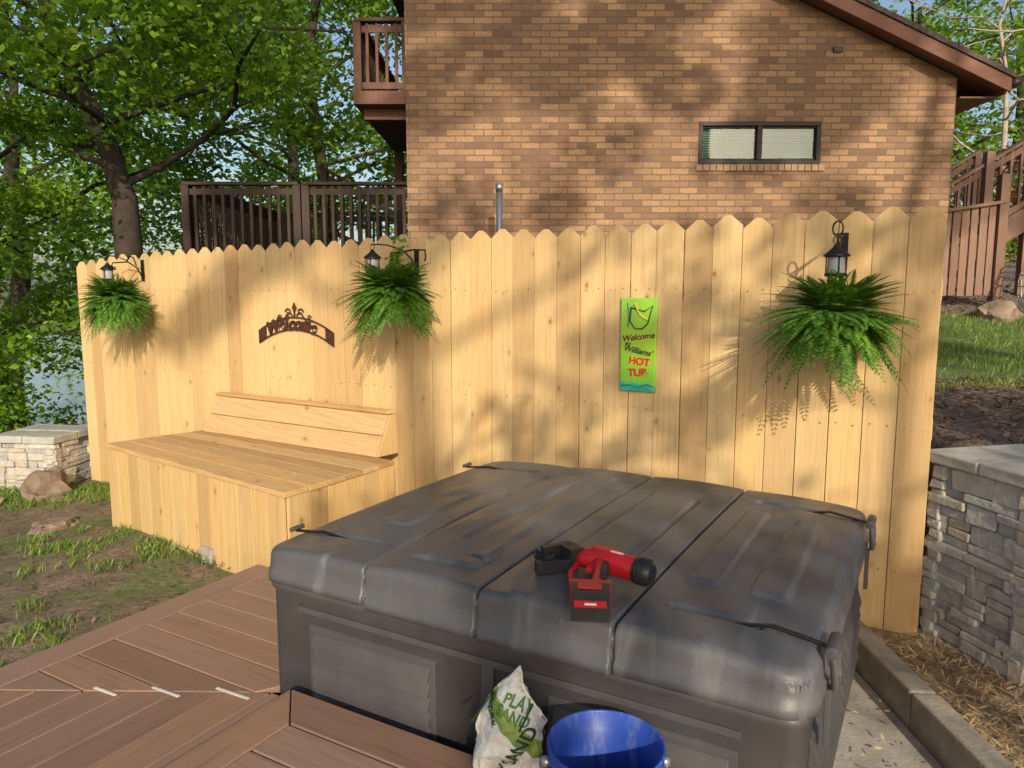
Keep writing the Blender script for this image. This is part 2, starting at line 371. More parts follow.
def louver(cx,z0,z1,wd,face):
    def P(x,o,z):
        return (cx+x,IN-o,z) if face=='f' else (W-IN+o,cx+x,z)
    mb.hexa([P(-wd/2,.0,z0),P(wd/2,.0,z0),P(wd/2,.010,z0+.008),P(-wd/2,.010,z0+.008)],[P(-wd/2,0,z1),P(wd/2,0,z1),P(wd/2,.010,z1-.008),P(-wd/2,.010,z1-.008)],.5)
    m=5
    for i in range(m):
        a=z0+.02+(z1-z0-.04)*i/m; b=z0+.02+(z1-z0-.04)*(i+1)/m-.004
        mb.hexa([P(-wd/2+.02,.008,a),P(wd/2-.02,.008,a),P(wd/2-.02,.026,a),P(-wd/2+.02,.026,a)],[P(-wd/2+.02,.008,b),P(wd/2-.02,.008,b),P(wd/2-.02,.011,b),P(-wd/2+.02,.011,b)],.5)
louver(.45,.15,.42,.50,'f'); louver(1.32,.15,.42,.50,'f'); louver(.40,.12,.42,.5,'s'); louver(1.05,.12,.42,.5,'s')
mb.box((W/2,.014,.465),(W-.3,.012,.02),r=.5); mb.box((W/2,.014,.10),(W-.3,.012,.02),r=.5); mb.box((.88,.014,.28),(.04,.014,.36),r=.5)
mb.build('cabinet_panels',[M['tub']],te,bevel=.005)
seams=[.445,.85,1.255]
def aset(L,n,extra):
    a=set(np.round(np.linspace(0,L,n),4))
    for d in (.003,.006,.01,.015,.021,.028,.036): a.add(d); a.add(round(L-d,4))
    for e_ in extra:
        for d in (-.012,-.009,-.0065,-.0045,-.0025,0,.0025,.0045,.0065,.009,.012): a.add(round(e_+d,4))
    return np.array(sorted(a))
us=aset(W,240,seams); vsn=aset(D,200,[])
CR=.075; RR=.028; ZT=.645
def sdf(x,y):
    qx=abs(x-W/2)-(W/2-CR); qy=abs(y-D/2)-(D/2-CR)
    return np.minimum(np.maximum(qx,qy),0)+np.hypot(np.maximum(qx,0),np.maximum(qy,0))-CR
def ss(a,b,x): t=np.clip((x-a)/(b-a),0,1); return t*t*(3-2*t)
def plate(x,y,x0,x1,y0,y1,h,f=.008): return h*ss(x0-f,x0+f,x)*(1-ss(x1-f,x1+f,x))*ss(y0-f,y0+f,y)*(1-ss(y1-f,y1+f,y))
def hz(x,y):
    x=np.asarray(x,float); y=np.asarray(y,float)
    z=ZT+.028*(1-((x-W/2)/(W/2))**2)+.010*(1-((y-D/2)/(D/2))**2)
    for s_ in seams: z=z-.026*np.exp(-((x-s_)/.0042)**2)
    b_=[0]+seams+[W]
    for a,b in zip(b_[:-1],b_[1:]):
        m=(a+b)/2; inside=(x>=a)&(x<b); z=z+np.where(inside,.007*(1-((x-m)/((b-a)/2))**2),0)
    def trap(cx,w0,w1,y0,y1,h,f=.005):
        hw=w0+(w1-w0)*np.clip((y-y0)/(y1-y0),0,1)
        return h*(1-ss(-f,f,np.abs(x-cx)-hw))*ss(y0-f,y0+f,y)*(1-ss(y1-f,y1+f,y))
    z=z+trap(.28,.060,.05,.36,1.12,.008)
    z=z+trap(.65,.115,.085,.12,1.36,.010)-trap(.65,.050,.020,.30,1.22,.007)
    z=z+trap(1.05,.105,.085,-.2,1.25,.011)-trap(1.14,.010,.010,.35,1.15,.011)-trap(.96,.008,.008,.35,1.15,.009)
    z=z+trap(1.38,.045,.035,.36,1.12,.010)+trap(1.56,.05,.035,.36,1.12,.010)
    for yy in (.185,1.29):
        z=z-plate(x,y,.13,.36,yy-.016,yy+.016,.014,.004)-plate(x,y,1.34,1.58,yy-.016,yy+.016,.014,.004)
        z=z-plate(x,y,.72,.78,yy-.008,yy+.008,.008,.004)
    return z
nu,nv=len(us),len(vsn); GX,GY=np.meshgrid(us,vsn); d=sdf(GX,GY)
qx=GX-W/2; qy=GY-D/2; cx=np.sign(qx)*(W/2-CR); cy=np.sign(qy)*(D/2-CR); l=np.maximum(np.hypot(qx-cx,qy-cy),1e-6)
PX=np.where(d>0,W/2+cx+(qx-cx)*CR/l,GX); PY=np.where(d>0,D/2+cy+(qy-cy)*CR/l,GY); e_=np.maximum(0,-d); ZZ=hz(PX,PY)-np.where(e_<RR,RR-np.sqrt(np.maximum(0,RR*RR-(RR-e_)**2)),0)
vs=np.stack([PX,PY,ZZ],-1).reshape(-1,3).tolist()
fs=[(j*nu+i,j*nu+i+1,(j+1)*nu+i+1,(j+1)*nu+i) for j in range(nv-1) for i in range(nu-1)]
mb=MB(); mb.add(vs,fs,.5,0,True)
loop=[i for i in range(nu)]+[j*nu+nu-1 for j in range(1,nv)]+[(nv-1)*nu+i for i in range(nu-2,-1,-1)]+[j*nu for j in range(nv-2,0,-1)]
base=[Vector(vs[i]) for i in loop]
def off_(v,o,z):
    ed=Vector((0,-1,0)) if v.y<.02 else Vector((0,1,0)) if v.y>D-.02 else Vector((math.copysign(1,v.x-W/2),0,0))
    gsh=sum(math.exp(-((v.x-s_)/.005)**2) for s_ in seams)*.016 if (v.y<.01 or v.y>D-.01) else 0
    return Vector((v.x+ed.x*(o-gsh),v.y+ed.y*(o-gsh),z))
def lowz(v): return .556 if seams[0]<v.x<seams[2] else .566
ring=[base,[off_(v,.003,v.z-.02) for v in base],[off_(v,.005,lowz(v)+.012) for v in base],[off_(v,.013,lowz(v)+.006) for v in base],[off_(v,.013,lowz(v)-.022) for v in base],[off_(v,-.02,lowz(v)-.026) for v in base]]
n=len(base); vv=[q for r_ in ring for q in r_]; ff=[(i*n+k,i*n+(k+1)%n,(i+1)*n+(k+1)%n,(i+1)*n+k) for i in range(len(ring)-1) for k in range(n)]
mb.add(vv,ff,.5,0,True); co=mb.build('cover_lid',[M['cover']],te)
wl=co.modifiers.new('w','WELD'); wl.merge_threshold=.0006
mb=MB()
for y in (.185,1.29):
    for side in (0,1):
        h_=lambda q: float(hz(q,y))
        if side==1: pts=[(W-.21,y,h_(W-.21)+.001),(W-.12,y,h_(W-.12)+.010),(W-.02,y,h_(W-.04)+.002),(W+.022,y,h_(W-.04)-.006)]
        else: pts=[(.21,y,h_(.21)+.001),(.10,y,h_(.10)+.006),(.03,y,h_(0.04)+.002),(-.022,y,h_(.04)-.004)]
        for a,b in zip(pts[:-1],pts[1:]):
            a=Vector(a);b=Vector(b); dd=b-a; ang=math.atan2(dd.z,dd.x); mb.box((a+b)/2,(dd.length+.003,.014,.007),Matrix.Rotation(-ang,3,'Y'))
        if side==1:
            x=W+.026; mb.tube([(x-.004,y-.03,.655),(x+.004,y-.035,.62),(x+.006,y-.03,.565),(x+.006,y+.03,.565),(x+.004,y+.035,.62),(x-.004,y+.03,.655)],.010,8,mi=1)
            mb.tube([(x-.004,y-.05,.655),(x-.004,y+.05,.655)],.016,10,mi=1)
            mb.box((x-.010,y,.475),(.014,.03,.15),mi=1)
        else: mb.tube([(-.022,y-.03,.66),(-.022,y+.03,.66)],.009,8,mi=1)
mb.build('cover_straps',[M['black'],M['tub']],te,bevel=.002)
# ---------------------------------------------------------------- nail gun
red=simple('red_plastic',(.50,.012,.018),.4,.15,10,.05); blk=simple('black_plastic',(.018,.018,.02),.45,.2,20,.08); wht=simple('white_print',(.7,.7,.7),.5,.05)
ng=empty('cordless_nail_gun',(.25,1.93,.685),0); mb=MB()
def RZ(d): return Matrix.Rotation(math.radians(d),3,'Z')
mb.tube([(-.055,.150,.045),(-.03,.138,.048),(.005,.115,.05),(.05,.080,.05),(.095,.045,.048)],[.022,.032,.035,.034,.034],18,mi=0)
mb.tube([(.093,.047,.048),(.118,.027,.047),(.132,.016,.046)],[.0365,.037,.026],18,mi=1)
for k in range(3): mb.tube([(.102+k*.008,.040-k*.006,.048),(.105+k*.008,.0375-k*.006,.048)],.0385,18,mi=1)
mb.box((.02,.115,.079),(.085,.03,.012),RZ(-36),mi=0); mb.box((.045,.084,.0845),(.040,.009,.003),RZ(-37),mi=2)
mb.box((-.075,.158,.05),(.045,.06,.055),RZ(28),mi=1); mb.box((-.118,.182,.05),(.10,.022,.05),RZ(30),mi=1); mb.box((-.122,.128,.030),(.125,.024,.036),RZ(14),mi=1); mb.box((-.155,.165,.034),(.028,.075,.05),RZ(22),mi=1); mb.box((-.10,.152,.022),(.07,.05,.028),RZ(22),mi=1)
mb.tube([(-.165,.19,.04),(-.182,.196,.04)],.012,10,mi=1); mb.tube([(-.14,.20,.06),(-.08,.175,.075)],.006,8,mi=1)
mb.tube([(.0,.105,.045),(-.005,.05,.043),(-.018,-.01,.042),(-.033,-.07,.04),(-.038,-.095,.04)],[.027,.020,.018,.021,.028],14,mi=0)
mb.tube([(.012,.075,.056),(.004,.02,.057),(-.010,-.04,.055)],[.010,.013,.011],10,mi=1)
mb.tube([(-.065,.125,.035),(-.088,.06,.035),(-.092,.0,.035),(-.078,-.08,.035)],[.010,.008,.008,.012],8,mi=0)
mb.box((-.030,.070,.043),(.022,.03,.015),RZ(-20),mi=0)
mb.box((-.050,-.108,.042),(.105,.032,.070),RZ(-6),mi=0); mb.box((-.054,-.152,.042),(.098,.058,.080),RZ(-6),mi=1); mb.box((-.056,-.150,.0835),(.060,.034,.004),RZ(-6),mi=0); mb.box((-.058,-.183,.050),(.08,.006,.018),RZ(-6),mi=0)
mb.box((-.058,-.187,.051),(.030,.002,.006),RZ(-6),mi=2)
mb.build('tool_body',[red,blk,wht],ng,bevel=.005,seg=3)
# ---------------------------------------------------------------- bucket
def bucketmat():
    N=NT('blue_plastic'); o=N.obj(); mp=N.n('ShaderNodeMapping'); mp.inputs['Scale'].default_value=(1,1,.25); N.l(o,mp.inputs[0]); f=N.noise(o,9,4); d=N.noise(mp.outputs[0],24,6,.7)
    c=N.ramp(f,[(.3,(.02,.07,.40)),(.7,(.045,.12,.52))]); c=N.mix(N.ramp(d,[(.50,0),(.70,.65)]),c,(.28,.34,.48)); N.col(c); N.rough(.4)
    t=N.n('ShaderNodeBsdfTranslucent'); t.inputs[0].default_value=(.05,.18,.7,1); mx=N.n('ShaderNodeMixShader'); mx.inputs[0].default_value=.3
    N.l(N.b.outputs[0],mx.inputs[1]);N.l(t.outputs[0],mx.inputs[2]);N.l(mx.outputs[0],N.out.inputs[0]); return N.m
bk=empty('blue_bucket',(.213,1.575,.136)); mb=MB(); bs=.97
mb.lathe((0,0,0),[(r_*bs,z) for r_,z in [(.0,.016),(.112,.016),(.115,.024),(.127,.27),(.133,.272),(.134,.285),(.129,.288),(.130,.31),(.136,.312),(.136,.322),(.131,.325),(.132,.337),(.137,.339),(.1385,.343),(.137,.347),(.133,.347),(.131,.343),(.1265,.30),(.1245,.298),(.124,.27),(.1225,.268),(.121,.18),(.118,.1),(.112,.026),(0,.026)]],64)
mb.build('bucket_shell',[bucketmat()],bk)
mb=MB(); mb.tube([( .138*math.cos(a), -.138*math.sin(a)-.004, .30-.11*math.sin(a)) for a in np.linspace(0,math.pi,20)],.0022,6)
for sx in (-1,1): mb.tube([(sx*.125,0,.30),(sx*.145,0,.30)],.012,10)
mb.build('bail_handle',[M['steel']],bk)
mb=MB(); mb.lathe((0,0,0),[(0,.062),(.05,.060),(.09,.048),(.110,.040)],32); mb.build('sand_in_bucket',[simple('damp_sand',(.30,.24,.16),.95,.2,30,.8)],bk)
# ---------------------------------------------------------------- sand bag
def bagmat():
    N=NT('sand_bag_plastic'); o=N.obj(); sep=N.n('ShaderNodeSeparateXYZ'); N.l(o,sep.inputs[0])
    z=N.math('ADD',sep.outputs['Z'],N.math('MULTIPLY',sep.outputs['X'],.9)); z=N.math('ADD',z,N.math('MULTIPLY',N.noise(o,7,2),.05))
    c=N.ramp(N.math('MULTIPLY',z,2.0),[(.0,(.70,.70,.66)),(.555,(.74,.74,.70)),(.56,(.16,.27,.05)),(.66,(.30,.42,.08)),(.665,(.75,.75,.7)),(1,(.72,.72,.68))])
    sp=N.ramp(N.noise(o,90,2),[(.30,.35),(.42,0)]); c=N.mix(sp,c,(.45,.42,.35))
    N.col(c); N.rough(.35); N.bump(N.noise(o,22,4,.6,.6),.8,.02); return N.m
sb=empty('sand_bag',(-.015,1.795,.142),math.radians(-18)); mb=MB(); nu2,nv2=44,60
def bagpt(a,b,side):
    x=(a-.5)*2*.094*(1-.12*b)
    th_=.055*math.sqrt(max(0,1-(2*a-1)**2))*(math.sin(math.pi*min(1,b*1.02+.02))**.45 if b<.97 else .12)
    z=b*.39; 
    z+= (a-.45)*-.24*b**3 if a>.45 else (a-.45)*.20*b**3
    P=Vector((x*9,z*8,side*3+1)); fold=abs(noise.noise(P*1.3))*.07-.012
    y=side*(th_-fold*.8)+.03*b*b+.009*noise.noise(Vector((x*40,z*34,side)))
    x+=.035*b-.012+.018*noise.noise(Vector((2,z*14,4)))+.006*noise.noise(Vector((a*3,z*40,4)))
    return Vector((x,y,z))
for side in (-1,1):
    vs=[bagpt(i/nu2,j/nv2,side) for j in range(nv2+1) for i in range(nu2+1)]
    mb.add(vs,[(j*(nu2+1)+i,j*(nu2+1)+i+1,(j+1)*(nu2+1)+i+1,(j+1)*(nu2+1)+i) for j in range(nv2) for i in range(nu2)],.5,0,True)
bag=mb.build('bag_body',[bagmat()],sb)
gtx=simple('dark_green_print',(.02,.06,.025),.5,.1)
ltx=simple('green_print',(.09,.22,.04),.5,.1)
for nm,bd_,sz,x,z,rot,mt in (('label_text','PLAY\nSAND',.034,.030,.300,-20,ltx),('label_text_large','PLAY SAND',.046,.015,.160,58,gtx),('label_text_small','NATURAL',.016,-.035,.29,-70,gtx)):
    M4=Matrix.Translation((x,-.12,z))@Matrix.Rotation(math.radians(-rot),4,'Y')@Matrix.Rotation(math.pi/2,4,'X')
    q=text(nm,bd_,sz,mt,sb,M4,0,.001)
    su=q.modifiers.new('s','SUBSURF'); su.subdivision_type='SIMPLE'; su.levels=2; su.render_levels=2
    sw=q.modifiers.new('w','SHRINKWRAP'); sw.target=bag; sw.wrap_method='PROJECT'; sw.use_project_y=True; sw.use_positive_direction=True; sw.use_negative_direction=True; sw.offset=.0025
# ---------------------------------------------------------------- slab and kerb
mb=MB()
def w2(u,v): return (T0[0]+U[0]*u+V[0]*v,T0[1]+U[1]*u+V[1]*v)
poly=[w2(0.0,-2.6),(1.468,-.3),(1.468,3.22),w2(.1,2.0),w2(-.02,.75)]
mb.prism(poly,lambda q:(q[0],q[1],-.22),lambda q:(q[0],q[1],-.11)); mb.build('concrete_slab',[M['concrete']],bevel=.005)
mb=MB(); y=3.2
while y>0: L=.62; mb.box((1.52,y-L/2,-.06),(.10,L-.006,.18),jit=.004); y-=L
mb.build('concrete_kerb',[M['kerb']],bevel=.012)
# ---------------------------------------------------------------- stone pillars
def stoneface(mb,P,Q,z0,z1,th=.07):
    d=Q-P; L=d.length; d=d.normalized(); nrm=Vector((d.y,-d.x,0)); ang=math.atan2(d.y,d.x); Rm=Matrix.Rotation(ang,3,'Z'); z=z0
    while z<z1-.01:
        h=random.choice([.035,.045,.055,.07,.085]); 
        if z+h>z1-.03: h=z1-z
        x=-.015
        while x<L:
            l=random.uniform(.09,.26); l=min(l,L+.015-x); 
            if L-x-l<.06: l=L+.015-x
            split=h>.065 and random.random()<.4
            for (zz,hh) in ([(z,h*.5),(z+h*.5,h*.5)] if split else [(z,h)]):
                o_=random.uniform(-.012,.016); c=P+d*(x+l/2)+nrm*(o_-th/2); mb.box((c.x,c.y,zz+hh/2),(l-.002,th,hh-.001),Rm,jit=.006)
            x+=l
        z+=h
def pillar(name,loc,rz,sx,sy,z0,z1,capt=.055,extra=0):
    e=empty(name,loc,rz); mb=MB(); a=Vector((0,0,0));b=Vector((sx,0,0));c=Vector((sx,sy,0));d=Vector((0,sy,0))
    for P,Q in ((a,b),(b,c),(c,d),(d,a)): stoneface(mb,P,Q,z0,z1)
    if extra: stoneface(mb,Vector((sx,.18,0)),Vector((sx+extra,.18,0)),z0,z1-.03)
    ob=mb.build('stones',[M['stone']],e,bevel=.007,seg=2)
    mb=MB(); mb.box((sx/2,sy/2,(z0+z1)/2),(sx-.08,sy-.08,z1-z0-.01)); 
    if extra: mb.box((sx+extra/2,.30,(z0+z1)/2-.03),(extra,.18,z1-z0-.03))
    mb.build('mortar_core',[simple('grey_mortar',(.22,.205,.185),.95)],e)
    mb=MB(); o_=.03; hx=(sx+2*o_)/2;hy=(sy+2*o_)/2
    for i in range(2):
        for j in range(2): mb.box((-o_+hx*(i+.5),-o_+hy*(j+.5),z1+capt/2+.002),(hx-.007,hy-.007,capt),jit=.004)
    x=sx+o_
    while extra and x<sx+extra: mb.box((x+.15,.27,z1-.03+capt/2),(.293,.26,capt),jit=.004); x+=.3
    mb.build('cap_blocks',[M['cap']],e,bevel=.008); return e
pillar('stone_retaining_wall',(1.955,2.69,0),math.radians(13.7),.50,.50,-.06,.755,.055,4.0)
pillar('stone_pillar',(-4.28,6.05,0),math.radians(-8),.54,.5,-.35,.25,.06)
rk=simple('rock',(.22,.16,.115),.9,.45,7,1.0,0,20)
def rock(loc,sz,seed):
    mb=MB(); vs=[];fs=[];a,b=14,9
    for j in range(b+1):
        for i in range(a):
            th_=math.pi*j/b; ph=2*math.pi*i/a; d=Vector((math.sin(th_)*math.cos(ph),math.sin(th_)*math.sin(ph),math.cos(th_)))
            k=1+.45*noise.noise(d*1.6+Vector((seed,0,0)))+.2*noise.noise(d*4+Vector((seed,3,0))); d=Vector((round(d.x*2.5)/2.5*.45+d.x*.55,round(d.y*2.5)/2.5*.45+d.y*.55,round(d.z*2)/2*.4+d.z*.6)); vs.append((d.x*k*sz[0],d.y*k*sz[1],d.z*k*sz[2]))
    for j in range(b):
        for i in range(a): fs.append((j*a+i,j*a+(i+1)%a,(j+1)*a+(i+1)%a,(j+1)*a+i))
    mb.add(vs,fs,seed%1); o=mb.build('garden_rock',[rk],loc=loc,rz=seed*3)
    for f_ in o.data.polygons: f_.use_smooth=False
    return o
rock((-3.68,5.75,-.06),(.17,.15,.15),.3); rock((-4.05,5.5,-.14),(.15,.15,.09),1.7); rock((-3.1,4.9,-.10),(.17,.13,.06),2.4); rock((-3.5,5.6,-.14),(.10,.08,.06),5.1)
# ---------------------------------------------------------------- ferns
def frondmesh(center,n,L0,seed):
    r=np.random.default_rng(seed); Q=[]; stems=[]
    for k in range(n):
        az=r.uniform(0,2*np.pi); L=L0*r.uniform(.65,1.15); u_=r.random(); el=math.radians(-50+128*u_); h=np.array([math.cos(az),math.sin(az),0]); side=np.array([-h[1],h[0],0])
        if h[1]>.2: L*=.62
        m=24; ts=np.linspace(0,1,m); pts=[]; dr=.45+.35*r.random()
        for t in ts:
            hr=L*(t*math.cos(el)+.30*t*t*math.sin(max(el,0)))*.92+.07*min(1,t*5)*(1 if el<.3 else .4); zz=L*(t*math.sin(el)-dr*t*t*.62)*.95
            pts.append(center+h*hr+np.array([0,0,zz])+side*L*.12*math.sin(t*2+k)*t)
        pts=np.array(pts); stems.append(pts)
        for i in range(2,m-1):
            t=ts[i]; d=pts[i+1]-pts[i-1]; d/=np.linalg.norm(d); s2=side-d*(side@d); s2/=np.linalg.norm(s2); ll=.046*math.sin(math.pi*min(1,t*.92+.08))**.7*(1-.3*t); wd=.0068
            for sg in (-1,1):
                a=pts[i]; tip=a+(s2*sg+d*.35+np.array([0,0,-.2]))*ll; mid=(a+tip)/2; Q.append([a,mid+d*wd,tip,mid-d*wd])
    return np.array(Q),stems
def lantern(mb,c,k=1.2):
    x,y,z=c
    mb.lathe((x,y,z),[(a*k,b*k) for a,b in [(0,.11),(.010,.108),(.012,.10),(.042,.075),(.045,.068),(.034,.066)]],12,mi=0)
    mb.lathe((x,y,z),[(.028*k,.066*k),(.030*k,.012*k)],12,mi=1); mb.lathe((x,y,z),[(.0,.0),(.036*k,.0),(.037*k,.012*k),(.0,.013*k)],12,mi=0)
    for a in range(4): 
        t=a*math.pi/2+.4; mb.tube([(x+.033*k*math.cos(t),y+.033*k*math.sin(t),z+.01),(x+.033*k*math.cos(t),y+.033*k*math.sin(t),z+.068*k)],.003,5,mi=0)
    mb.tube([(x+.016*math.cos(t),y,z+.124*k+.016*math.sin(t)) for t in np.linspace(0,2*math.pi,10)],.0025,5,mi=0)
lg=simple('lantern_glass',(.30,.32,.33),.15,.2)
for idx,(t,fz,lx,lz,az) in enumerate(((.142,1.44,-.10,1.57,1.70),(.562,1.50,-.155,1.60,1.71),(.938,1.40,.0,1.555,1.72))):
    x=fpt(t); e=empty('hanging_fern',(-3.61+U[0]*x,6.24+U[1]*x,0),A); yc=-.22
    Q,st=frondmesh(np.array([0,yc,fz]),380,.285,idx+3); quads('fronds',Q,M['fern'],e)
    mb=MB()
    for s_ in st[::3]: mb.tube([tuple(s_[i]) for i in (0,7,15,23)],[.002,.0018,.0012,.0006],4,cap=False)
    mb.build('frond_stems',[M['fern']],e)
    mb=MB(); mb.lathe((0,yc,fz-.15),[(0,0),(.06,0),(.07,.02),(.088,.12),(.092,.125),(.092,.132),(.08,.132),(.0,.12)],24)
    for a in range(3):
        q=a*2.094+.5; mb.tube([(.09*math.cos(q),yc+.09*math.sin(q),fz-.03),(0,yc,az-.03)],.0012,5)
    mb.box((0,-.004,az-.05),(.03,.008,.16)); mb.tube([(0,-.01,az-.10),(0,-.05,az-.03),(0,-.12,az+.01),(0,yc-.02,az+.0),(0,yc-.03,az-.02),(0,yc-.015,az-.035),(0,yc,az-.03)],.005,8)
    if idx==2: mb.tube([(0,-.01,az+.01),(0,yc-.03,az+.01)]+[(.0+.02*math.sin(q),yc-.05,az+.03+.03*math.cos(q)) for q in np.linspace(-2.6,2.6,10)],.004,8)
    if idx==1:
        mb.tube([(0,-.13,az+.01),(.08,-.14,az+.02),(.17,-.15,az+.015),(.175,-.15,az-.03),(.165,-.15,az-.045)],.005,8)
    if idx==0: mb.tube([(0,-.13,az+.01),(.05,-.14,az+.05),(.10,-.14,az+.04),(.13,-.14,az-.02)],.005,8)
    if lx: mb.tube([(0,-.13,az+.02),(lx*.6,-.16,az+.05),(lx,-.21,az+.055),(lx,-.22,lz+.16)],.004,8)
    else: mb.tube([(0,yc-.05,az+.01),(0,yc-.05,lz+.15)],.003,8)
    mb.build('pot_and_bracket',[M['black']],e)
    mb=MB(); lantern(mb,(lx,(-.22 if lx else yc-.05),lz)); mb.build('lantern',[M['black'],lg],e)
    if idx==1:
        C=[]
        for k in range(26): C.append([.03+rng.normal()*.035,-.2+rng.normal()*.03,1.70+rng.uniform(-.06,.12)])
        quads('vine_leaves',leafquads(np.array(C),np.full(26,.045)),M['leafb'],e)
        C=[[.03+rng.normal()*.03,-.24,1.67+rng.normal()*.02] for _ in range(10)]
        quads('flowers',leafquads(np.array(C),np.full(10,.026),.2,.9),simple('pink_petal',(.6,.03,.05),.5,.2),e)
# ---------------------------------------------------------------- green sign
def signmat():
    N=NT('painted_sign_board'); o=N.obj(); sep=N.n('ShaderNodeSeparateXYZ'); N.l(o,sep.inputs[0]); f=N.noise(o,11,3)
    z=N.math('ADD',sep.outputs['Z'],N.math('MULTIPLY',N.math('SUBTRACT',f,.5),.10)); z=N.math('ADD',z,N.math('MULTIPLY',sep.outputs['X'],.15))
    c=N.ramp(N.math('ADD',N.math('MULTIPLY',z,2.0),.5),[(.06,(.02,.42,.32)),(.12,(.25,.62,.05)),(.5,(.38,.66,.04)),(.9,(.30,.60,.06))])
    N.col(c); N.rough(.45); return N.m
x=fpt(.787); sg=empty('hot_tub_welcome_sign',(-3.61+U[0]*x,6.24+U[1]*x,1.222),A); mb=MB(); mb.box((0,-.011,0),(.19,.018,.475)); mb.build('board',[signmat()],sg,bevel=.004)
FM=lambda x,z,r=0,y=-.0225: Matrix.Translation((x,y,z))@Matrix.Rotation(math.radians(-r),4,'Y')@Matrix.Rotation(math.pi/2,4,'X')
dk=simple('dark_paint',(.03,.03,.03),.5,.1); rd=simple('red_paint',(.65,.02,.02),.5,.1); yl=simple('yellow_paint',(.8,.65,.05),.5,.1); tl=simple('teal_paint',(.03,.25,.3),.5,.1)
text('welcome_text','Welcome',.044,dk,sg,FM(0,.04,8),.001,.0008,.3); text('to_text','to',.036,dk,sg,FM(-.055,.005,0),.001,.0006,.3)
text('name_text',"Williams'",.042,dk,sg,FM(.0,-.030,-10),.001,.0008,.3); text('hot_text','HOT',.052,rd,sg,FM(.01,-.085,-6),.001,.002); text('tub_text','TUB',.054,rd,sg,FM(.0,-.142,4),.001,.002)
text('welcome_text_highlight','Welcome',.044,yl,sg,FM(.002,.037,8,-.0212),.0003,.003,.3); text('hot_text_highlight','HOT',.052,yl,sg,FM(.012,-.087,-6,-.0212),.0003,.004)
mb=MB(); Y_=-.022
mb.tube([(-.04,Y_,.19),(-.045,Y_,.12),(-.02,Y_,.085),(.02,Y_,.082),(.05,Y_,.11),(.075,Y_,.2),(.03,Y_,.17),(-.04,Y_,.19)],.0035,6,mi=0)
mb.tube([(-.06,Y_,.215),(-.05,Y_,.15),(-.055,Y_,.09)],.003,6,mi=2); mb.tube([(-.02,Y_,.21),(.01,Y_,.15),(.05,Y_,.13)],.006,6,mi=1)
mb.tube([(-.09,Y_,-.215),(-.04,Y_,-.205),(0,Y_,-.218),(.05,Y_,-.20),(.09,Y_,-.21)],.004,6,mi=2)
mb.build('cocktail_drawing',[dk,yl,tl],sg)
# ---------------------------------------------------------------- metal sign
x=fpt(.399); ms=empty('rusted_metal_wall_sign',(-3.61+U[0]*x,6.24+U[1]*x,1.25),A); mb=MB(); hw=.345
def arch(x): return .035-.10*(x/hw)**2
xs_=np.linspace(-hw,hw,41)
for (o0,o1) in ((-.052,-.043),(.030,.039)):
    for a,b in zip(xs_[:-1],xs_[1:]):
        mb.hexa([(a,-.012,arch(a)+o0),(b,-.012,arch(b)+o0),(b,-.006,arch(b)+o0),(a,-.006,arch(a)+o0)],[(a,-.012,arch(a)+o1),(b,-.012,arch(b)+o1),(b,-.006,arch(b)+o1),(a,-.006,arch(a)+o1)],.5)
for sx in (-1,1):
    mb.prism([(sx*hw,arch(hw)-.052),(sx*hw,arch(hw)+.039),(sx*(hw-.07),arch(hw-.07)+.039),(sx*(hw-.07),arch(hw-.07)-.052)],lambda p_:(p_[0],-.012,p_[1]),lambda p_:(p_[0],-.006,p_[1]))
    mb.tube([(sx*(.02+.13*t),-.01,.080+.03*math.sin(t*6)*(1-t*.5)-.03*t) for t in np.linspace(0,1,14)],.005,6)
    mb.tube([(sx*(.055+.028*math.cos(t)*(1-t/8)),-.01,.105+.025*math.sin(t)*(1-t/8)) for t in np.linspace(0,6,14)],.005,6)
    mb.tube([(sx*(.135+.018*math.cos(t)*(1-t/8)),-.01,.070+.016*math.sin(t)*(1-t/8)) for t in np.linspace(0,6,14)],.004,6)
mb.tube([(0,-.01,.07),(0,-.01,.15)],.006,6); mb.prism([(-.02,.13),(0,.10),(.02,.13),(0,.17)],lambda p_:(p_[0],-.013,p_[1]),lambda p_:(p_[0],-.007,p_[1]))
mb.build('arched_banner',[M['rust']],ms)
xp=[-.215,-.130,-.088,-.040,.020,.090,.160]
for xx,ch in zip(xp,'Welcome'):
    sl_=-math.degrees(math.atan(-.2*xx/hw**2)); text('letter_'+ch,ch,.118,M['rust'],ms,FM(xx,arch(xx)-(.004 if ch in 'Wl' else .012),-sl_,-.01),.003,.006,.35)
# ---------------------------------------------------------------- house
he=empty('brick_house'); HY=7.8; xl,xr=-1.07,4.47; YF=7.58; SL=.45; XE=4.90
zr=lambda x:3.615+SL*(4.47-x) if x>-.2 else 3.615+SL*4.67-.34*(-.2-x)
wx0,wx1,wz0,wz1=1.89,3.13,2.77,3.19
mb=MB()
def face(poly): mb.add([(a,HY,b) for a,b in poly],[tuple(range(len(poly)))],.5)
face([(xl,-.3),(wx0,-.3),(wx0,zr(wx0)),(-.2,zr(-.2)),(xl,zr(xl))]); face([(wx0,-.3),(wx1,-.3),(wx1,wz0),(wx0,wz0)]); face([(wx0,wz1),(wx1,wz1),(wx1,zr(wx1)),(wx0,zr(wx0))]); face([(wx1,-.3),(xr,-.3),(xr,zr(xr)),(wx1,zr(wx1))])
mb.build('front_wall',[M['brickf']],he)
mb=MB(); mb.add([(xl,HY,-.3),(xl,16,-.3),(xl,16,zr(xl)),(xl,HY,zr(xl))],[(0,1,2,3)]); mb.add([(xr,HY,-.3),(xr,16,-.3),(xr,16,zr(xr)),(xr,HY,zr(xr))],[(0,1,2,3)])
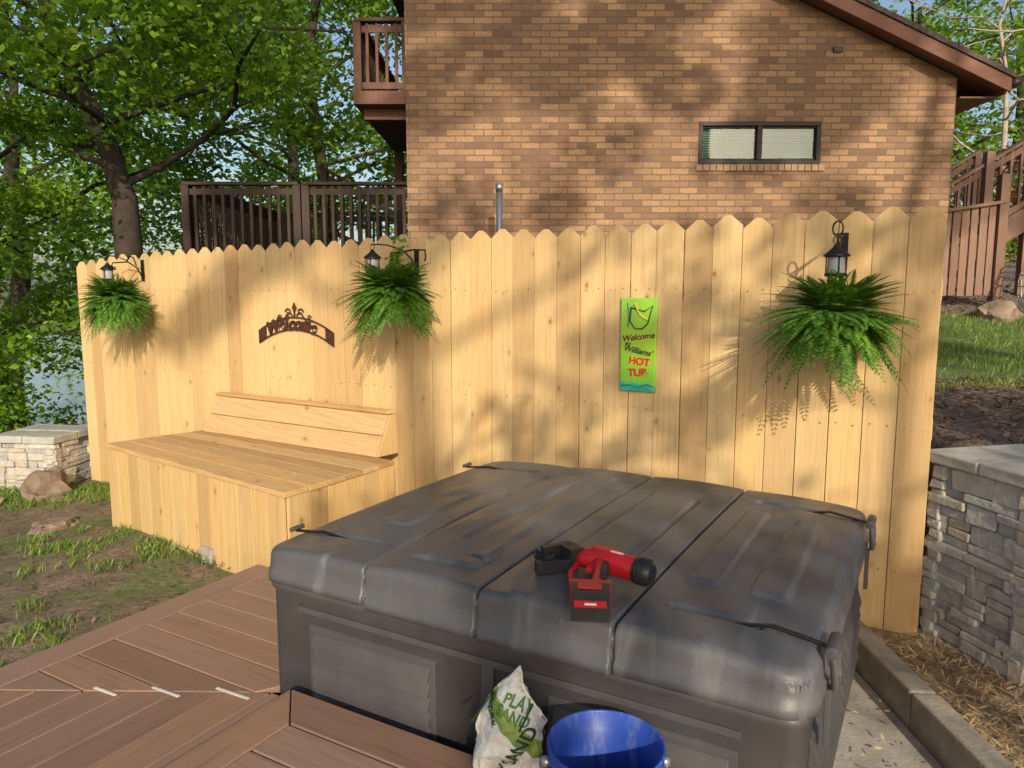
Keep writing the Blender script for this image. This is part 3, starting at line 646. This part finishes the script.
for a,b in (((wx0,wz0),(wx1,wz0)),((wx1,wz0),(wx1,wz1)),((wx1,wz1),(wx0,wz1)),((wx0,wz1),(wx0,wz0))):
    mb.add([(a[0],HY,a[1]),(b[0],HY,b[1]),(b[0],HY+.12,b[1]),(a[0],HY+.12,a[1])],[(0,1,2,3)])
mb.build('side_walls',[M['bricks']],he)
mb=MB(); mb.add([(xl,16,-.3),(xr,16,-.3),(xr,16,zr(xr)),(-.2,16,zr(-.2)),(xl,16,zr(xl))],[(0,1,2,3,4)]); mb.build('back_wall',[M['brickf']],he)
fr=simple('window_frame_paint',(.022,.014,.012),.6,.1); 
mb=MB(); cx=(wx0+wx1)/2; cz=(wz0+wz1)/2; ww=wx1-wx0; wh=wz1-wz0; yy=HY+.03
mb.box((cx,yy,wz1-.022),(ww-.004,.07,.04)); mb.box((cx,yy,wz0+.022),(ww-.004,.07,.04)); mb.box((wx0+.022,yy,cz),(.04,.068,wh-.086)); mb.box((wx1-.022,yy,cz),(.04,.068,wh-.086)); mb.box((cx,yy-.003,cz),(.05,.07,wh-.086))
for s_ in (-1,1):
    c2=cx+s_*ww/4
    mb.box((c2,yy+.012,wz1-.052),(ww/2-.07,.03,.018));mb.box((c2,yy+.012,wz0+.052),(ww/2-.07,.03,.018))
mb.build('window_frame',[fr],he,bevel=.003)
mb=MB(); z=wz0+.06
while z<wz1-.05: mb.box((cx,HY+.075,z),(ww-.1,.024,.002),Matrix.Rotation(.75,3,'X')); z+=.024
mb.build('window_blinds',[simple('blind_slats',(.42,.48,.45),.5,.05,3,0)],he)
mb=MB(); mb.box((cx,HY+.13,cz),(ww,.01,wh)); mb.build('window_backing',[simple('room_dark',(.08,.09,.085),.8,.1,3,0)],he)
N=NT('window_glass'); gl=N.n('ShaderNodeBsdfGlossy',Roughness=.03); tr_=N.n('ShaderNodeBsdfTransparent'); tr_.inputs[0].default_value=(.75,.85,.82,1); mx=N.n('ShaderNodeMixShader'); fz=N.n('ShaderNodeFresnel',IOR=1.5); N.l(N.math('ADD',fz.outputs[0],.03),mx.inputs[0]); N.l(tr_.outputs[0],mx.inputs[1]); N.l(gl.outputs[0],mx.inputs[2]); N.l(mx.outputs[0],N.out.inputs[0])
mb=MB(); mb.box((cx,HY+.045,cz),(ww-.08,.004,wh-.08)); mb.build('window_glass',[N.m],he)
mb=MB(); x=wx0-.02
while x<wx1: mb.box((x+.034,HY-.004,wz0-.036),(.062,.03,.062),jit=.001); x+=.069
mb.build('brick_window_sill',[simple('sill_brick',(.34,.22,.14),.9,.3)],he,bevel=.003)
mb=MB(); mb.box((3.25,HY-.015,3.88),(.09,.03,.05)); mb.build('wall_vent',[M['black']],he)
mb=MB()
def rz_(x): return zr(max(x,-.1999))+.13
rp=[(-.2,rz_(-.2)),(XE,rz_(XE)),(XE,rz_(XE)+.05),(-.2,rz_(-.2)+.05)]
mb.prism(rp,lambda q:(q[0],YF-.02,q[1]),lambda q:(q[0],16.4,q[1]),mi=0)
lp=[(-1.6,rz_(-.2)-.5),(-.2,rz_(-.2)),(-.2,rz_(-.2)+.05),(-1.6,rz_(-.2)-.45)]
mb.prism(lp,lambda q:(q[0],YF-.02,q[1]),lambda q:(q[0],16.4,q[1]),mi=0); mb.build('roof_shingles',[simple('shingles',(.09,.065,.055),.9,.4,20,.6)],he)
mb=MB(); x1=XE-.02
mb.prism([(-.2,rz_(-.2)-.14),(x1,rz_(x1)-.14),(x1,rz_(x1)-.004),(-.2,rz_(-.2)-.004)],lambda q:(q[0],YF,q[1]),lambda q:(q[0],YF+.03,q[1]),mi=0)
x1-=.03
mb.prism([(-.2,rz_(-.2)-.11),(x1,rz_(x1)-.11),(x1,rz_(x1)-.08),(-.2,rz_(-.2)-.08)],lambda q:(q[0],YF+.032,q[1]),lambda q:(q[0],16.2,q[1]),mi=0)
mb.box((XE-.03,11.95,rz_(XE)-.07),(.03,8.6,.12)); mb.box((XE-.23,12.0,rz_(XE)-.14),(.38,8.5,.02))
mb.build('roof_fascia_and_soffit',[wood('fascia_wood','X',(.20,.085,.05),(.11,.045,.028),False)],he,bevel=.004)
mb=MB(); mb.tube([(XE+.04,YF,rz_(XE)-.03),(XE+.04,16.3,rz_(XE)-.03)],.05,10); mb.build('gutter',[simple('gutter_brown',(.07,.035,.025),.4)],he)
mb=MB(); X0=-.12; mb.tube([(X0,7.2,1.0),(X0,7.2,2.49)],.030,16); mb.tube([(X0,7.2,2.42),(X0,7.2,2.50)],.036,16); mb.build('metal_vent_pipe',[M['steel']])
def railing(mb,P,Q,z0,z1,sp=.115,post=True,bal=.032):
    P=Vector(P);Q=Vector(Q); d=Q-P; L=math.hypot(d.x,d.y); ang=math.atan2(d.y,d.x); Rm=Matrix.Rotation(ang,3,'Z'); k=max(2,int(L/sp))
    for i in range(1,k): 
        c=P+d*(i/k); mb.box((c.x,c.y,c.z+(z0+z1)/2),(bal,bal,z1-z0-.06),Rm)
    Rt=Rm@Matrix.Rotation(-math.atan2(d.z,L),3,'Y')
    c=(P+Q)/2; LL=d.length
    mb.box((c.x,c.y,c.z+z1),(LL+.05,.11,.035),Rt); mb.box((c.x,c.y,c.z+z1-.09),(LL-.09,.03,.07),Rt); mb.box((c.x,c.y,c.z+z0+.03),(LL-.09,.034,.07),Rt)
    if post:
        for c in (P,Q): mb.box((c.x,c.y,c.z+(z0+z1)/2-.06),(.085,.085,z1-z0+.1),Rm)
bl=empty('upper_balcony'); mb=MB(); railing(mb,(-1.66,8.4,0),(-1.14,8.4,0),3.66,4.36,.10); railing(mb,(-1.66,8.45,0),(-1.66,11,0),3.66,4.36)
mb.build('balcony_railing',[M['railwood']],bl,bevel=.003)
mb=MB(); mb.box((-1.39,9.75,3.56),(.64,2.8,.14)); 
mb.box((-1.36,8.6,3.43),(.56,.1,.12)); mb.box((-1.62,11.0,1.8),(.12,.12,3.4)); mb.build('balcony_floor',[M['railwood']],bl,bevel=.004)
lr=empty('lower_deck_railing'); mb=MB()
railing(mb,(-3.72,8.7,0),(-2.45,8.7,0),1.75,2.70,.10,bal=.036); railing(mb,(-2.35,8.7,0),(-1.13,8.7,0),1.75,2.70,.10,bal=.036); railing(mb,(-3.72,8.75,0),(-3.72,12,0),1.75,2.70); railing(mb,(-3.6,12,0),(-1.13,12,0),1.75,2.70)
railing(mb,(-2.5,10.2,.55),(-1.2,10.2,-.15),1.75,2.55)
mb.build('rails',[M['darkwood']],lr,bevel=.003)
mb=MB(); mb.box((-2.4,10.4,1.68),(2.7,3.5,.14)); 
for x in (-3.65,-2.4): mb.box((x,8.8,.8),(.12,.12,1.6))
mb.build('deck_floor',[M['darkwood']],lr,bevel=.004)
gs=empty('wooden_stairs'); mb=MB()
Y0=8.5
for i in range(6):
    x=4.87+i*.100; zt=2.36+.015*i; mb.box((x,Y0,(1.45+zt)/2),(.080,.022,zt-1.42),jit=.004)
Rs=Matrix.Rotation(-.15,3,'Y')
mb.box((5.12,Y0+.03,2.26),(.62,.04,.09),Rs); mb.box((5.12,Y0+.03,1.60),(.62,.04,.09)); mb.box((4.79,Y0,1.95),(.09,.09,.95)); mb.box((5.47,Y0,2.05),(.10,.10,1.45))
mb.box((5.12,Y0-.01,2.42),(.74,.11,.035),Rs)
railing(mb,(4.95,9.3,.05),(6.3,9.3,.85),1.70,2.50,.12); mb.box((6.3,9.3,2.4),(.10,.10,1.9)); mb.box((5.75,9.25,2.3),(.10,.10,1.7))
railing(mb,(4.95,10.4,.05),(6.3,10.4,.85),1.70,2.50,.12)
Rs=Matrix.Rotation(-math.atan2(.8,1.35),3,'Y')
mb.box((5.62,9.27,1.98),(1.55,.04,.26),Rs); mb.box((5.62,10.37,1.98),(1.55,.04,.26),Rs)
for i in range(8): mb.box((5.02+i*.18,9.82,1.58+i*.105),(.26,1.04,.035))
mb.build('rails_and_steps',[M['stairwood']],gs,bevel=.003)
mb=MB()
for k in range(5):
    r_=.12+.05*math.sin(k); mb.tube([(5.62+r_*math.cos(a),8.05+r_*math.sin(a),1.42+k*.12) for a in np.linspace(0,2*math.pi,17)],.008,5)
for a in np.linspace(0,2*math.pi,11)[:-1]: mb.tube([(5.62+(.12+.05*math.sin(k))*math.cos(a),8.05+(.12+.05*math.sin(k))*math.sin(a),1.30+k*.15) for k in range(5)],.006,5)
mb.build('wire_planter',[M['steel']])
rock((5.2,8.0,1.22),(.25,.18,.16),3.3); rock((5.55,7.6,1.13),(.2,.2,.12),6.3); rock((5.9,7.8,1.2),(.2,.16,.15),7.9)
# ---------------------------------------------------------------- trees
def tree(name,base,H,spread,tr,nl,nclump,per,ls,mat,seed,low=.3,path=None,cr=.75,bark=None):
    r=random.Random(seed); e=empty(name,base); mb=MB()
    if path is None: 
        path=[(0,0,-.3)]; 
        for i in range(1,9): path.append((path[-1][0]+r.uniform(-.15,.15)*H/8,path[-1][1]+r.uniform(-.15,.15)*H/8,H*.85*i/8))
    P=[Vector(p_) for p_ in path]; n=len(P)
    mb.tube(P,[tr*(1.25 if i==0 else 1)*(1-.8*i/(n-1)) for i in range(n)],12)
    ends=[]
    for k in range(nl):
        f=low+(1-low)*(k+.5)/nl; fi=f*(n-1); i=min(n-2,int(fi)); s=P[i].lerp(P[i+1],fi-i); az=k*2.4+r.uniform(-.4,.4); L=spread*(1.1-.55*abs(f-.45))*r.uniform(.75,1.1); q=[s]; el=r.uniform(.2,.75)
        for j in range(1,7):
            t=j/6; q.append(s+Vector((math.cos(az+.3*math.sin(j+k))*L*t,math.sin(az+.3*math.sin(j+k))*L*t,L*(math.sin(el)*t-.12*t*t)+r.uniform(-.1,.1))))
        r0=tr*.25*(1-.5*f); mb.tube(q,[r0*(1-.85*j/6)+.006 for j in range(7)],7,cap=False)
        for j in range(2,7): ends.append((q[j],L*.3))
        for m in range(4):
            j=r.randint(2,5); a2=az+r.uniform(-1.3,1.3); l2=L*r.uniform(.3,.5); q2=[q[j]+Vector((math.cos(a2)*l2*t,math.sin(a2)*l2*t,l2*.4*t*(1-.3*t))) for t in (0,.33,.66,1)]; mb.tube(q2,[r0*.35,r0*.25,r0*.15,.004],5,cap=False); ends+= [(q2[2],l2*.3),(q2[3],l2*.3)]
    mb.build('trunk_and_limbs',[bark or M['bark']],e)
    if nclump:
        cs=[];rs=[]
        for k in range(nclump):
            c,s=ends[r.randrange(len(ends))]; cs.append(np.array(c)+np.array([r.gauss(0,.35),r.gauss(0,.35),r.gauss(0,.3)])*spread*.2); rs.append(cr*r.uniform(.6,1.3))
        C=clumppts(cs,rs,per); quads('leaves',leafquads(C,np.full(len(C),ls)),mat,e)
    return e
tree('maple_tree',(-4.85,9.2,-1.0),11,2.9,.21,14,270,100,.10,M['leafb'],1,.38,path=[(0,0,-.3),(.1,0,1.2),(.14,.1,2.6),(.10,.15,3.6),(-.10,.2,4.3),(-.42,.2,5.0),(-.75,.2,6),(-1.05,.3,7.5),(-1.15,.3,9)],cr=.5)
tree('maple_tree',(-8.5,12,-1.8),12,4.2,.2,16,260,90,.13,M['leafb'],2,.22,cr=.7)
tree('maple_tree',(-3.6,15.5,-.5),12,3.8,.2,16,250,90,.14,M['leafb'],3,.15,cr=.75)
tree('maple_tree',(-7.0,8.6,-1.8),6.5,2.4,.08,14,190,110,.085,M['leafb'],4,.28,cr=.45)
tree('oak_tree',(-13,19,-2),14,5.5,.3,16,200,80,.20,M['leaf'],5,.25,cr=1.0)
tree('oak_tree',(-6.5,23,-1),14,5.5,.3,16,220,80,.2,M['leafb'],6,.12,cr=1.1)
tree('oak_tree',(10.8,20,1),9,3.6,.25,14,120,80,.16,M['leafb'],8,.1,cr=.9)
tree('oak_tree',(16,24,1),12,5,.3,14,160,80,.2,M['leafb'],9,.1,cr=1.1)
tree('redbud_tree',(8.4,13.5,1.4),2.6,1.0,.05,9,35,80,.08,M['leafr'],10,.2,cr=.35)
tree('bare_tree',(9.6,15,1),7.5,2.6,.09,18,0,0,.1,M['leaf'],11,.3,bark=simple('pale_bark',(.35,.29,.23),.9))
def bush(name,c,rad,n,per,ls,mat):
    cs=[np.array(c)+np.array([rng.uniform(-1,1)*rad[0],rng.uniform(-1,1)*rad[1],rng.uniform(-1,1)*rad[2]]) for _ in range(n)]; C=clumppts(cs,[min(rad)*rng.uniform(.35,.6) for _ in cs],per); return quads(name,leafquads(C,np.full(len(C),ls)),mat)
bush('shrub',(-5.6,8.3,.65),(1.1,.7,1.15),60,100,.07,M['leaf']); bush('shrub',(-8.2,10.5,-.6),(1.6,.8,.9),30,100,.09,M['leafb']); bush('shrub',(9.5,15.5,2.0),(3,1,1.0),60,100,.11,M['leafb'])
tcs=[np.array([x+rng.normal()*1.5,rng.uniform(32,46),rng.uniform(-2,11) if x<-14 else rng.uniform(-4,11)]) for x in np.linspace(-50,50,300)]
C=clumppts(tcs,[rng.uniform(1.6,2.8) for _ in tcs],80); quads('distant_treeline',leafquads(C,np.full(len(C),.5)),M['leafb'])
# trees behind the viewpoint (they dapple the house and part of the fence)
tree('shade_tree',(-2.5,-9.5,0),19,4.4,.2,14,80,110,.20,M['leaf'],21,.58,cr=.5)
tree('shade_tree',(6.6,-9.5,0),19,5.2,.2,18,170,120,.20,M['leaf'],22,.58,cr=.52)
tree('shade_tree',(1.6,-12.5,0),17,4.6,.2,16,75,110,.20,M['leaf'],23,.6,cr=.5)
tree('shade_tree',(3.4,-6.8,0),7.2,2.3,.10,12,75,60,.12,M['leaf'],24,.62,cr=.38)  # small unseen tree added to soften the light on the fence's right half
# ---------------------------------------------------------------- grass, litter
def blades(pts,h,w):
    n=len(pts); az=rng.uniform(0,2*np.pi,n); d=np.stack([np.cos(az),np.sin(az),np.zeros(n)],1); s=np.stack([-np.sin(az),np.cos(az),np.zeros(n)],1)
    hh=(h*rng.uniform(.5,1.3,n))[:,None]; up=np.array([0,0,1.])
    ln=rng.uniform(.1,.7,n)[:,None]
    return np.stack([pts-s*w,pts+s*w,pts+up*hh*.6+d*hh*ln*.4+s*w*.7,pts+up*hh*.95+d*hh*ln],1)
pts=[]
for _ in range(90000):
    x=random.uniform(-6,-1.2); y=random.uniform(1.5,6.5)
    ru=(x-T0[0])*U[0]+(y-T0[1])*U[1]
    if ru>-1.03: continue
    if noise.noise(Vector((x*1.3+5,y*1.3,0)))+.6*noise.noise(Vector((x*5,y*5,2)))>random.uniform(.05,.3) : pts.append((x,y))
for _ in range(30000):
    x=random.uniform(2.2,9); y=random.uniform(4.6,8.2)
    if noise.noise(Vector((x*2,y*2,7)))>-.3: pts.append((x,y))
for _ in range(600):
    x=random.uniform(1.6,2.6); y=random.uniform(1.8,2.6); 
    if noise.noise(Vector((x*5,y*5,7)))>.15: pts.append((x,y))
P=np.array(pts); P=np.column_stack([P,gz(P[:,0],P[:,1])]); quads('grass',blades(P,.05,.0020),M['grass'])
def flat(n,x0,x1,y0,y1,s,asp,cond=None):
    x=rng.uniform(x0,x1,n);y=rng.uniform(y0,y1,n); k=cond(x,y) if cond else np.ones(n,bool); x=x[k];y=y[k]; C=np.column_stack([x,y,gz(x,y)+.012+rng.uniform(0,.02,len(x))]); return leafquads(C,np.full(len(C),s),2.5,asp)
quads('straw_mulch',flat(14000,1.57,3.2,.6,3.1,.06,.12),M['straw'])
quads('leaf_litter',np.concatenate([flat(3500,-6,-1.2,1.6,6.4,.032,.5,lambda x,y:((x-T0[0])*U[0]+(y-T0[1])*U[1])<-1.05),flat(9000,1.95,8,3.3,5.0,.06,.3),flat(3000,2,9,8.2,10,.07,.4)]),M['deadleaf'])
quads('slab_debris',np.concatenate([flat(220,.9,1.46,1.3,3.1,.03,.3)+np.array([0,0,.04])]),M['straw'])
# ---------------------------------------------------------------- light, sky, camera
el=math.radians(24); sd=Vector((.15,-.99,0)).normalized(); sun_dir=Vector((sd.x*math.cos(el),sd.y*math.cos(el),math.sin(el)))
ld=bpy.data.lights.new('sun','SUN'); ld.energy=4.4; ld.angle=math.radians(.5); ld.color=(1,.88,.69); lo=bpy.data.objects.new('sun',ld); S.collection.objects.link(lo); lo.rotation_euler=sun_dir.to_track_quat('Z','Y').to_euler()
w=bpy.data.worlds.new('World'); S.world=w; w.use_nodes=True; nt=w.node_tree; sk=nt.nodes.new('ShaderNodeTexSky'); sk.sky_type='NISHITA'; sk.sun_disc=False; sk.sun_elevation=el; sk.sun_rotation=math.atan2(sd.x,sd.y); sk.dust_density=2.5
bgn=nt.nodes['Background']; nt.links.new(sk.outputs[0],bgn.inputs[0]); bgn.inputs[1].default_value=.15
cd_=bpy.data.cameras.new('camera'); cam=bpy.data.objects.new('camera',cd_); S.collection.objects.link(cam); cam.location=(0,0,1.5); cam.rotation_euler=(math.radians(90-7.19),0,0); cd_.sensor_width=36; cd_.lens=26.19; cd_.clip_end=2000; cd_.clip_start=.05
S.camera=cam
